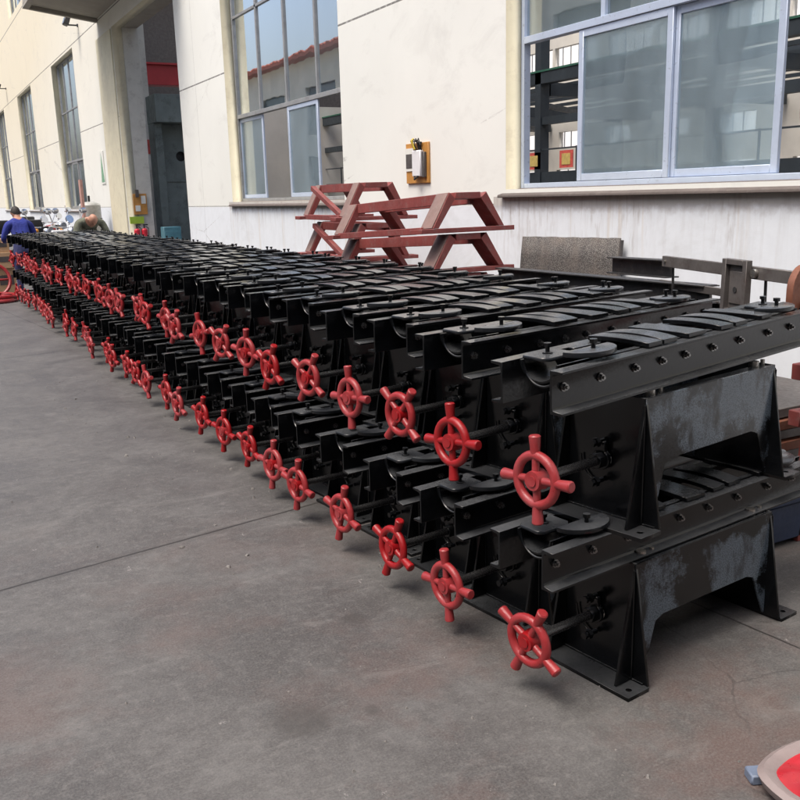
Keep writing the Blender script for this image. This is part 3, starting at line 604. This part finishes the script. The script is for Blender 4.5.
for k, (z_, lb) in enumerate(((.12, 'lowest red trestle of the rear stack below the tall window'), (.5, 'second red trestle up in the rear stack'), (.88, 'red trestle second from the top of the rear stack, below the tall window'), (1.27, 'topmost red trestle of the rear stack, standing highest of all trestles'))):
    trestle((4.1, 7.95, z_+.1), lb, 1.2, .36, (0, 0, R(-6)))
sk1 = MB(); [sk1.box(3.4, 4.3, y_-.06, y_+.06, 0, .085) for y_ in (5.95, 6.6)]; tag(sk1.build('timber_skid', CARD), 'pair of timber skids under the front red trestle stack', 'timber')
sk1 = MB(); [sk1.box(3.5, 4.4, y_-.06, y_+.06, 0, .22) for y_ in (8.05, 9.05)]; tag(sk1.build('timber_skid', CARD), 'pair of timber skids under the rear red trestle stack', 'timber')

# ---------------------------------------------------------------- perforated sheet leaning on the wall
t = NT('rusted_mesh_sheet'); v = t.n('ShaderNodeTexVoronoi'); t.set(v.inputs['Vector'], t.tc); v.inputs['Scale'].default_value = 120
c = t.mix(t.ramp(v.outputs[0], .25, .5), (.25, .235, .22), (.07, .065, .06)); c = t.mix(t.ramp(t.noise(5, None, 6), .45, .7, 0, .6), c, (.17, .14, .12)); t.bump(v.outputs[0], .004, .9); MESHM = t.out(c, .7, .2)
ms = empty('mesh_sheet', 'grey perforated steel sheet leaning against the wall under the big window', 'mesh sheet', (4.84, 6.0, .05), 0, None, (0, R(5), 0))
q = MB(); n = 24
vs = []
for i in range(n+1):
    for j in range(7):
        yv = -.63+1.26*i/n; vs.append((.01*math.sin(i*.7)+.006*math.sin(i*2.1+j), yv, 1.18*j/6+(.002*math.sin(i*1.3) if j == 6 else 0)-.02*i/n*(j == 6)))
q.add(vs, [(i*7+j, (i+1)*7+j, (i+1)*7+j+1, i*7+j+1) for i in range(n) for j in range(6)])
sh = q.build('sheet', MESHM, ms); m_ = sh.modifiers.new('thick', 'SOLIDIFY'); m_.thickness = .012
MB().box(-.012, .018, -.64, -.625, 0, 1.165).build('edge_strip', GREYS, ms); MB().box(-.012, .018, .625, .64, 0, 1.15).build('edge_strip', GREYS, ms)

# ---------------------------------------------------------------- steel sections lying behind the row
def section(name, p, q_, h, wd, mat, label, cat='steel beam'):
    p, q_ = Vector(p), Vector(q_); L = (q_-p).length; m = MB(); t_ = .008
    m.box(0, L, -wd/2, wd/2, h-t_, h); m.box(0, L, -wd/2, wd/2, 0, t_); m.box(0, L, -t_/2, t_/2, t_+.0005, h-t_-.0005)
    o = m.build(name, mat, None, .001); o.location = p; o.rotation_euler = (q_-p).to_track_quat('X', 'Z').to_euler(); tag(o, label, cat); return o
section('steel_beam', (3.78, 5.35, .97), (3.66, 3.3, 1.0), .1, .1, DARKS, 'long black I-beam lying along the wall behind the machines, under the mesh sheet')
section('steel_beam', (4.3, 4.75, 1.035), (4.15, 4.05, 1.055), .11, .1, DARKS, 'short dark beam end on the pile, left of the pivot arm')
section('steel_beam', (4.15, 4.3, .93), (3.95, 3.55, .96), .1, .1, GREYS, 'short grey beam lying behind the pivot arm plate')
for k, (x_, z_) in enumerate(((3.75, .86), (4.1, .86), (3.75, .75), (4.1, .75))):
    section('steel_beam', (x_+.1, 5.3, z_), (x_-.1, 3.1, z_), .1, .1, DARKS, ['upper left', 'upper right', 'lower left', 'lower right'][k]+' dark beam in the pile carrying the I-beams by the wall')
for y_ in (3.95, 4.9):
    o = empty('support_trestle', ('near' if y_ < 4.5 else 'far')+' dark steel trestle carrying the beam pile by the wall', 'trestle', (3.95, y_, 0))
    MB().box(-.5, .5, -.05, .05, .65, .74).build('top_rail', DARKS, o)
    for sx in (-1, 1):
        for sy in (-1, 1): MB().tube((sx*.4, sy*.03, .65), (sx*.45, sy*.2, 0), .025).build('leg', DARKS, o)
# pivot arm: bar with recessed square plate
from mathutils import Vector as V
def ray_pt(px, py, X):
    d = f+r*((px-400)/891)-u*((py-400)/891); return Vector((0, 0, 1.6))+d*(X/d.x)
a_, b_ = ray_pt(664, 261, 3.55), ray_pt(795, 278, 3.3); ax = (b_-a_); L = ax.length
pv = empty('pivot_arm', 'grey brown steel arm with a recessed square plate lying above the last machines', 'steel arm', a_); pv.rotation_euler = ax.to_track_quat('X', 'Z').to_euler()
MB().box(0, L, -.012, .012, -.028, .028).build('arm_bar', GREYS, pv, .002)
pc = L*.56
q = MB(); q.box(pc, pc+.03, -.045, -.0135, -.2, .055); q.box(pc+.155, pc+.185, -.045, -.0135, -.2, .055); q.box(pc+.03, pc+.155, -.045, -.0135, .03, .055); q.box(pc+.03, pc+.155, -.045, -.0135, -.2, -.175); q.box(pc+.03, pc+.155, -.022, -.0135, -.175, .03)
sq = q.build('square_frame', GREYS, pv, .002)
MB().box(pc+.045, pc+.14, -.03, -.0225, -.15, -.0).build('inner_plate', GREYS, sq, .002); MB().tube((pc+.09, -.033, -.085), (pc+.09, -.0305, -.085), .014).build('hole', RUBBER, sq)  # flat black disc painted in for the dark of a hole
q = MB(); q.tube((pc+.21, -.03, 0), (pc+.21, -.0125, 0), .02, n=14); q.tube((.03, -.02, 0), (.03, -.0125, 0), .008, n=10); q.build('rivet', STEEL, pv)
for x_ in (.06, pc+.24): MB().tube((x_, .02, -.02), (x_+.01, .02, -.3), .007).build('hanger_pin', DARKS, pv)
lw = MB(); a2, b2 = ray_pt(660, 283, 3.7), ray_pt(727, 293, 3.6); ax2 = b2-a2; lw.box(0, ax2.length, -.01, .01, -.02, .02); o = lw.build('flat_bar', GREYS, None, .002); o.location = a2; o.rotation_euler = ax2.to_track_quat('X', 'Z').to_euler(); tag(o, 'short grey flat bar lying below the pivot arm', 'flat bar')
# rusty bracket at right edge
rb_p = ray_pt(796, 330, 3.25); rb = empty('rusty_bracket', 'orange rusty bracket with a round eye at the right edge', 'bracket', rb_p, R(8))
plate('eye_plate', [[(-.07, 0), (.2, 0), (.2, .17)]+circ(.03, .17, .1, 15, 0, math.pi)[1:], circ(.04, .175, .04)], .03, RUST, rb, 'XZ', 0, .002)
MB().box(-.012, .012, -.05, -.016, 0, .12).build('rib', RUST, rb, .002); MB().box(-.09, .25, -.07, .06, -.02, -.001).build('base', RUST, rb, .002)
# red channel frame, blue block and plates beyond the nearest machine
rc = empty('red_channel_frame', 'red channel frame behind the nearest machine at the right edge', 'steel frame', (3.42, 2.2, 0))
for z_ in (.83, .62): MB().box(-.05, .8, .3, .36, z_-.07, z_).build('rail', PRIMER, rc, .003)
for z_ in (.83, .62): MB().box(-.05, -.0, -.15, .298, z_-.07, z_).build('side_rail', PRIMER, rc, .003)
for x_ in (.0, .72): MB().prism([(x_, 0), (x_+.07, 0), (x_+.12, .54), (x_+.05, .54)], .3, .36, 'Y').build('leg', PRIMER, rc, .003)
for x_ in (.02, .7): MB().prism([(x_, .625), (x_+.05, .625), (x_+.09, .755), (x_+.04, .755)], .3, .36, 'Y').build('strut', PRIMER, rc, .003)
bb = empty('blue_crate', 'dark blue painted steel crate on the floor behind the nearest machine', 'crate', (3.2, 2.5, 0)); MB().box(0, .8, 0, .7, .02, .2).build('body', BLUEP, bb, .01); MB().box(-.012, .812, -.012, .712, .2, .23).build('rim', BLUEP, bb, .004)
bp_ = MB().box(3.25, 3.9, 2.6, 3.1, .232, .29).build('machined_plate', GREYS, bev=.004); tag(bp_, 'grey brown steel plate lying on the blue crate', 'plate')

for k in range(6):
    o = MB().box(3.3+.03*(k % 2), 4.1-.04*(k % 3), 2.62+.02*(k % 2), 3.2, .295+k*.052, .34+k*.052).build('steel_plate', GREYS if k % 2 else RUST, bev=.003)
    tag(o, ['rusty', 'grey brown'][k % 2]+' steel plate, '+['lowest', 'second', 'third', 'fourth', 'fifth', 'topmost'][k]+' of the stack behind the red channel frame', 'steel plate', 'steel plates stacked on the blue crate')
# ---------------------------------------------------------------- bottom right basin
bn = empty('plastic_basin', 'scuffed pale plastic basin with red inside at the bottom right corner', 'basin', (1.99, 1.3, 0))
def oval(rx, ry, z, n=40): return [(rx*math.copysign(abs(math.cos(a))**.8, math.cos(a)), ry*math.copysign(abs(math.sin(a))**.8, math.sin(a)), z) for a in [2*math.pi*i/n for i in range(n)]]
def wob(rg, a, sd): return [(x*(1+a*math.sin(3*k*math.pi/20+sd)+a*.6*math.sin(7*k*math.pi/20+sd*2)), y*(1+a*math.sin(3*k*math.pi/20+sd)+a*.6*math.sin(7*k*math.pi/20+sd*2)), max(0, z+a*.16*math.sin(5*k*math.pi/20+sd)*(z > .01))) for k, (x, y, z) in enumerate(rg)]
rings = [wob(oval(.15, .12, 0), .015, 1), wob(oval(.18, .14, .03), .015, 1.2), wob(oval(.19, .15, .055), .018, 1.5), wob(oval(.175, .135, .066), .018, 1.7), wob(oval(.15, .115, .06), .018, 1.7), wob(oval(.135, .1, .045), .018, 1.7)]
q = MB(); n = 40; q.add([p for rg in rings for p in rg], [(k*n+i, k*n+(i+1) % n, (k+1)*n+(i+1) % n, (k+1)*n+i) for k in range(5) for i in range(n)]+[tuple(range(n))[::-1]]); q.build('rim', PINKP, bn)
q = MB(); rg = [wob(oval(.142, .107, .052), .018, 1.7), wob(oval(.1, .075, .058), .03, 2), wob(oval(.04, .03, .05), .04, 3)]; q.add([p for a in rg for p in a], [(k*n+i, k*n+(i+1) % n, (k+1)*n+(i+1) % n, (k+1)*n+i) for k in range(2) for i in range(n)]+[tuple(range(2*n, 3*n))]); q.build('inner', REDP, bn)
MB().box(-.19, -.13, .05, .1, 0, .03, Matrix.Rotation(R(-25), 4, 'Z')).build('tab', PALEBLUE, bn, .004)

# ---------------------------------------------------------------- boxes and big red wheels at the far left
def carton(p, s_, rz, label):
    o = empty('cardboard_box', label, 'box', p, rz); MB().box(-s_[0]/2, s_[0]/2, -s_[1]/2, s_[1]/2, 0, s_[2]).build('body', CARD, o, .006); MB().box(-s_[0]/2-.002, s_[0]/2+.002, -.03, .03, s_[2]*.1, s_[2]+.002).build('tape', simple('brown_tape', (.35, .2, .1), .3), o); MB().box(.02, s_[0]/2-.04, -s_[1]/2-.004, -s_[1]/2-.001, s_[2]*.4, s_[2]*.75).build('printed_mark', GREYS, o)
carton((1.42, 17.9, 0), (.6, .5, .5), .1, 'brown cardboard box at the bottom of the pile behind the red wheels'); carton((1.44, 17.85, .5), (.55, .45, .28), -.05, 'brown cardboard box in the middle of the pile by the blue worker'); carton((1.42, 17.85, .78), (.5, .4, .24), .12, 'brown cardboard box on top of the pile by the blue worker')
def big_wheel(p, rot, label):
    o = empty('spoked_wheel', label, 'wheel', p, 0, 'red spoked wheels on the floor', rot); MB().torus((0, 0, 0), .3, .03, 'Z', 36, 8).build('rim', REDW, o)
    for k in range(5): a = 2*math.pi*k/5; MB().tube((0, 0, 0), (.29*math.cos(a), .29*math.sin(a), 0), .022, .018, 8).build('spoke', REDW, o)
    MB().tube((0, 0, -.05), (0, 0, .05), .06, n=16).build('hub', REDW, o)
big_wheel((1.3, 16.6, .035), (0, 0, 0), 'red spoked wheel lying flat at the bottom of the pile'); big_wheel((1.32, 16.65, .11), (.05, .03, .6), 'red spoked wheel lying on another wheel'); big_wheel((1.3, 17.25, .33), (R(68), 0, 0), 'red spoked wheel leaning against the cardboard boxes')

# ---------------------------------------------------------------- motorcycles
def motorcycle(p, rz, label, tank):
    o = empty('motorcycle', label, 'motorcycle', p, rz, 'motorcycles parked at the wall')
    for x_ in (-.62, .66):
        wq = MB().torus((x_, 0, .3), .25, .05, 'Y', 28, 8).build('wheel', RUBBER, o); q = MB().torus((x_, 0, .3), .2, .014, 'Y', 28, 6)
        for k in range(8): a = math.pi*k/4; q.tube((x_, 0, .3), (x_+.2*math.cos(a), 0, .3+.2*math.sin(a)), .006, n=5)
        q.build('rim', CHROME, wq)
    q = MB(); q.path([(.66, .09, .3), (.5, .09, .85)], .02); q.path([(.66, -.09, .3), (.5, -.09, .85)], .02); q.build('fork', CHROME, o)
    q = MB(); q.path([(.48, 0, .85), (.1, 0, .72), (-.3, 0, .6), (-.62, 0, .3)], .025); q.path([(.45, 0, .8), (.2, 0, .3), (-.3, 0, .3), (-.62, 0, .3)], .022); q.build('frame', DARKS, o)
    MB().box(-.12, .2, -.12, .12, .28, .56).build('engine', GREYS, o, .04, 2); q = MB(); q.ball((.2, 0, .8), .2, (1.25, .7, .62)); q.build('fuel_tank', tank, o)
    MB().box(-.6, .02, -.12, .12, .74, .84).build('seat', RUBBER, o, .04, 3); MB().box(-.75, -.45, -.1, .1, .62, .74).build('rear_fender', tank, o, .03, 2)
    q = MB(); q.path([(.42, -.36, 1.0), (.48, -.12, .98), (.48, .12, .98), (.42, .36, 1.0)], .014); q.build('handlebar', CHROME, o)
    q = MB(); q.ball((.6, 0, .9), .1, (.8, 1, 1)); q.build('headlight', CHROME, o); MB().tube((.66, 0, .9), (.69, 0, .9), .08).build('lens', GLASSD, o)
    for sy in (-1, 1):
        q = MB(); q.path([(.43, sy*.25, 1.0), (.46, sy*.34, 1.22)], .009); q.ball((.46, sy*.36, 1.27), .075, (.35, 1.1, .75)); q.build('mirror', CHROME, o)
    q = MB(); q.path([(.5, .0, .98), (.54, 0, 1.12)], .012); q.tube((.53, 0, 1.12), (.56, 0, 1.13), .075, n=14); q.build('gauge', CHROME, o)
    q = MB()
    for sy in (-1, 1): q.path([(.42, sy*.36, 1.0), (.36, sy*.46, .99)], .02); q.path([(.45, sy*.33, 1.0), (.55, sy*.36, .99)], .006)
    q.build('grip', RUBBER, o)
    q = MB(); q.box(-.85, -.55, -.17, .17, .86, 1.12); q.build('top_box', DARKS, o, .03, 2)
    for sy in (-1, 1): MB().ball((.5, sy*.16, .93), .035).build('indicator', simple('amber_lens', (.6, .25, .03), .2), o)
    MB().tube((.1, .13, .3), (-.7, .16, .34), .03, .045).build('exhaust', CHROME, o); o.scale = (1.15,)*3
    return o
motorcycle((2.85, 20.4, 0), R(-65), 'silver and black motorcycle parked nearer the row, right of its twin', simple('silver_paint', (.4, .42, .45), .25, .6)); motorcycle((2.35, 21.0, 0), R(-55), 'dark motorcycle parked behind the worker in blue', simple('black_tank', (.03, .03, .04), .2))
motorcycle((3.5, 26.5, 0), R(-60), 'red motorcycle parked farthest along the wall', simple('red_tank', (.35, .03, .03), .25))
wb = MB().box(2.62, 2.85, 18.9, 19.05, .0, 1.1).build('white_carton', WHITEP, bev=.01); tag(wb, 'small white carton in front of the motorcycles', 'carton')

# ---------------------------------------------------------------- people
def person(name, loc, rz, joints, edges, head, cloth, label, hair=None, face_dir=(0, 1, 0)):
    """joints: dict name->(pos, rx, ry, material); skinned, joined with head and fingers, voxel remeshed to one surface"""
    names = list(joints); me = bpy.data.meshes.new('tmp'); me.from_pydata([joints[k][0] for k in names], [(names.index(a), names.index(b)) for a, b in edges], [])
    o = bpy.data.objects.new('tmp', me); S.collection.objects.link(o); o.modifiers.new('s', 'SKIN')
    if not me.skin_vertices: 
        bpy.context.view_layer.update()
    sv = me.skin_vertices[0].data if me.skin_vertices else None
    if sv is None:
        bpy.context.view_layer.objects.active = o; bpy.ops.mesh.customdata_skin_add(); sv = me.skin_vertices[0].data
    for i, k in enumerate(names): sv[i].radius = (joints[k][1], joints[k][2]); sv[i].use_root = (k == 'pelvis')
    ss = o.modifiers.new('u', 'SUBSURF'); ss.levels = 2; ss.render_levels = 2
    bpy.context.view_layer.update(); m2 = bpy.data.meshes.new_from_object(o.evaluated_get(bpy.context.evaluated_depsgraph_get())); bpy.data.objects.remove(o)
    bm = bmesh.new(); bm.from_mesh(m2); hc, hd = Vector(head), Vector(face_dir).normalized(); side = hd.cross(Vector((0, 0, 1))).normalized(); upv = side.cross(hd).normalized()
    def blob(c, rr, s3):
        g = bmesh.ops.create_icosphere(bm, subdivisions=3, radius=rr)
        for v in g['verts']: v.co = c+side*v.co.x*s3[0]+hd*v.co.y*s3[1]+upv*v.co.z*s3[2]
    blob(hc, .1, (.78, .95, 1.12)); blob(hc+hd*.03-upv*.06, .07, (.8, .8, .9)); blob(hc+hd*.1-upv*.015, .016, (.8, 1.2, 1.6)); blob(hc+side*.08-upv*.01, .026, (.4, .7, 1.2)); blob(hc-side*.08-upv*.01, .026, (.4, .7, 1.2))
    blob(hc+hd*.085+side*.033+upv*.008, .013, (1.2, .6, .6)); blob(hc+hd*.085-side*.033+upv*.008, .013, (1.2, .6, .6)); blob(hc+hd*.088-upv*.055, .014, (1.7, .6, .5))
    me = bpy.data.meshes.new(name); bm.to_mesh(me); bm.free(); o = bpy.data.objects.new('tmp', me); S.collection.objects.link(o); rm = o.modifiers.new('r', 'REMESH'); rm.mode = 'VOXEL'; rm.voxel_size = .009
    bpy.context.view_layer.update(); me = bpy.data.meshes.new_from_object(o.evaluated_get(bpy.context.evaluated_depsgraph_get())); bpy.data.objects.remove(o)
    mats = [SKIN, cloth[0], cloth[1], SOLE, HAIRM]
    me.materials.clear(); [me.materials.append(m) for m in mats]
    segs = [(Vector(joints[a][0]), Vector(joints[b][0]), joints[b][3]) for a, b in edges]
    for p in me.polygons:
        c = p.center; best = (9, 1)
        for a, b, mi in segs:
            ab = b-a; tt = max(0, min(1, (c-a).dot(ab)/ab.length_squared)); d = (c-(a+ab*tt)).length
            if d < best[0]: best = (d, mi)
        mi = best[1]
        if (c-hc).length < .135: mi = 0
        if hair is not None and (c-hc).length < .15:
            q = c-hc
            if q.dot(upv)*1.0-q.dot(hd)*.8 > hair and abs(q.dot(side)) < .088: mi = 4
        p.material_index = mi; p.use_smooth = True
    me.name = name; o = bpy.data.objects.new(name, me); S.collection.objects.link(o); o.location = loc; o.rotation_euler = (0, 0, rz); o.scale = (1., 1., .97); tag(o, label, 'person'); return o
def hand(J, E, wrist, d, sd, pre, curl):
    w_ = Vector(wrist); d = Vector(d).normalized(); sd = Vector(sd).normalized(); nrm = d.cross(sd).normalized()
    J[pre+'palm'] = (w_+d*.08, .036, .017, 0); E.append((pre+'wrist', pre+'palm'))
    for k in range(4):
        b = w_+d*.095+sd*(k-1.5)*.021; ln = (.07, .08, .075, .058)[k]; J[pre+'f%da' % k] = (b+d*ln*.5-nrm*curl*.01, .009, .009, 0); J[pre+'f%db' % k] = (b+d*ln*.8-nrm*curl*.04, .008, .008, 0); E.append((pre+'palm', pre+'f%da' % k)); E.append((pre+'f%da' % k, pre+'f%db' % k))
    J[pre+'t'] = (w_+d*.05-sd*.045, .011, .011, 0); J[pre+'t2'] = (w_+d*.085-sd*.055, .009, .009, 0); E.append((pre+'wrist', pre+'t')); E.append((pre+'t', pre+'t2'))
# worker in blue: stands beyond the end of the row with his back to the camera, slightly stooped
J = dict(pelvis=((0, 0, .9), .15, .12, 2), waist=((0, .04, 1.03), .15, .12, 1), chest=((0, .12, 1.22), .18, .13, 1), collar=((0, .17, 1.36), .14, .09, 1), neck=((0, .2, 1.43), .055, .055, 0),
    skull=((0, .23, 1.5), .06, .06, 0))
E_ = [('pelvis', 'waist'), ('waist', 'chest'), ('chest', 'collar'), ('collar', 'neck'), ('neck', 'skull')]
for sx, pre in ((-1, 'l'), (1, 'r')):
    J[pre+'sh'] = ((sx*.19, .16, 1.31), .072, .07, 1); J[pre+'el'] = ((sx*.27, .2, 1.06), .052, .052, 1); J[pre+'wrist'] = ((sx*.2, .42, 1.0), .034, .03, 1)
    E_ += [('collar', pre+'sh'), (pre+'sh', pre+'el'), (pre+'el', pre+'wrist')]; hand(J, E_, J[pre+'wrist'][0], (-sx*.2, 1, -.1), (1, 0, 0), pre, 1)
    J[pre+'hip'] = ((sx*.1, 0, .84), .1, .1, 2); J[pre+'knee'] = ((sx*.12, .04, .47), .066, .066, 2); J[pre+'ankle'] = ((sx*.12, 0, .1), .045, .045, 2); J[pre+'toe'] = ((sx*.13, .17, .045), .045, .035, 3)
    E_ += [('pelvis', pre+'hip'), (pre+'hip', pre+'knee'), (pre+'knee', pre+'ankle'), (pre+'ankle', pre+'toe')]
person('person', (1.86, 17.0, 0), R(8), J, E_, (0, .27, 1.53), (BLUEC, NAVY), 'worker in blue jacket seen from behind at the far left end of the machines', hair=.0, face_dir=(0, 1, -.25))
# second worker: bends forward towards the camera over the machines, shaved head down
J = dict(pelvis=((0, .42, .98), .15, .12, 2), waist=((0, .3, 1.1), .15, .12, 1), chest=((0, .12, 1.27), .19, .13, 1), collar=((0, .02, 1.35), .16, .09, 1), neck=((0, -.07, 1.36), .06, .06, 0), skull=((0, -.14, 1.34), .06, .06, 0))
E_ = [('pelvis', 'waist'), ('waist', 'chest'), ('chest', 'collar'), ('collar', 'neck'), ('neck', 'skull')]
for sx, pre in ((-1, 'l'), (1, 'r')):
    J[pre+'sh'] = ((sx*.21, .02, 1.3), .08, .075, 1); J[pre+'el'] = ((sx*.3, -.04, 1.04), .056, .054, 1); J[pre+'wrist'] = ((sx*.22, -.24, .93), .036, .032, 1)
    E_ += [('collar', pre+'sh'), (pre+'sh', pre+'el'), (pre+'el', pre+'wrist')]; hand(J, E_, J[pre+'wrist'][0], (-sx*.3, -1, -.5), (1, 0, 0), pre, 1)
    J[pre+'hip'] = ((sx*.1, .42, .9), .1, .1, 2); J[pre+'knee'] = ((sx*.13, .36, .49), .068, .068, 2); J[pre+'ankle'] = ((sx*.13, .42, .1), .045, .045, 2); J[pre+'toe'] = ((sx*.15, .25, .045), .045, .035, 3)
    E_ += [('pelvis', pre+'hip'), (pre+'hip', pre+'knee'), (pre+'knee', pre+'ankle'), (pre+'ankle', pre+'toe')]
person('person', (3.02, 17.0, 0), R(4), J, E_, (0, -.2, 1.36), (OLIVE, OLIVE), 'bald worker in olive jacket bending over the far end of the machines', hair=None, face_dir=(0, -.5, -.85))
print('OBJECTS', len(bpy.data.objects))

# ---------------------------------------------------------------- grit and small debris on the concrete
dr_ = random.Random(11); gm = MB()
for k in range(420):
    x_, y_ = dr_.uniform(-3.2, 3.2), dr_.uniform(.7, 9)
    if dr_.random() < .5: x_ = dr_.uniform(.9, 2.0)
    q_ = dr_.uniform(.0015, .005)*(1 if dr_.random() < .93 else 2.2)
    M_ = Matrix.Translation((x_, y_, q_*.5)) @ Matrix.Rotation(dr_.uniform(0, 3), 4, 'Z') @ Matrix.Rotation(dr_.uniform(-.4, .4), 4, 'X')
    a_ = q_*dr_.uniform(.7, 1.6); b_ = q_*dr_.uniform(.7, 1.4); c_ = q_*dr_.uniform(.4, .8)
    gm.add([M_ @ Vector(v) for v in ((-a_, -b_, -c_), (a_, -b_*.7, -c_), (a_*.8, b_, -c_), (-a_*.9, b_*.8, -c_), (-a_*.5, -b_*.6, c_), (a_*.6, -b_*.3, c_*.8), (a_*.2, b_*.6, c_))], [(0, 3, 2, 1), (4, 5, 6), (0, 1, 5, 4), (1, 2, 6, 5), (2, 3, 6), (3, 0, 4, 6)])
gg = gm.build('grit', simple('concrete_grit', (.2, .19, .18), .9, 0, .4, 30), smooth=False); gg['kind'] = 'stuff'; gg['label'] = 'loose grit and chips scattered on the concrete'; gg['category'] = 'grit'
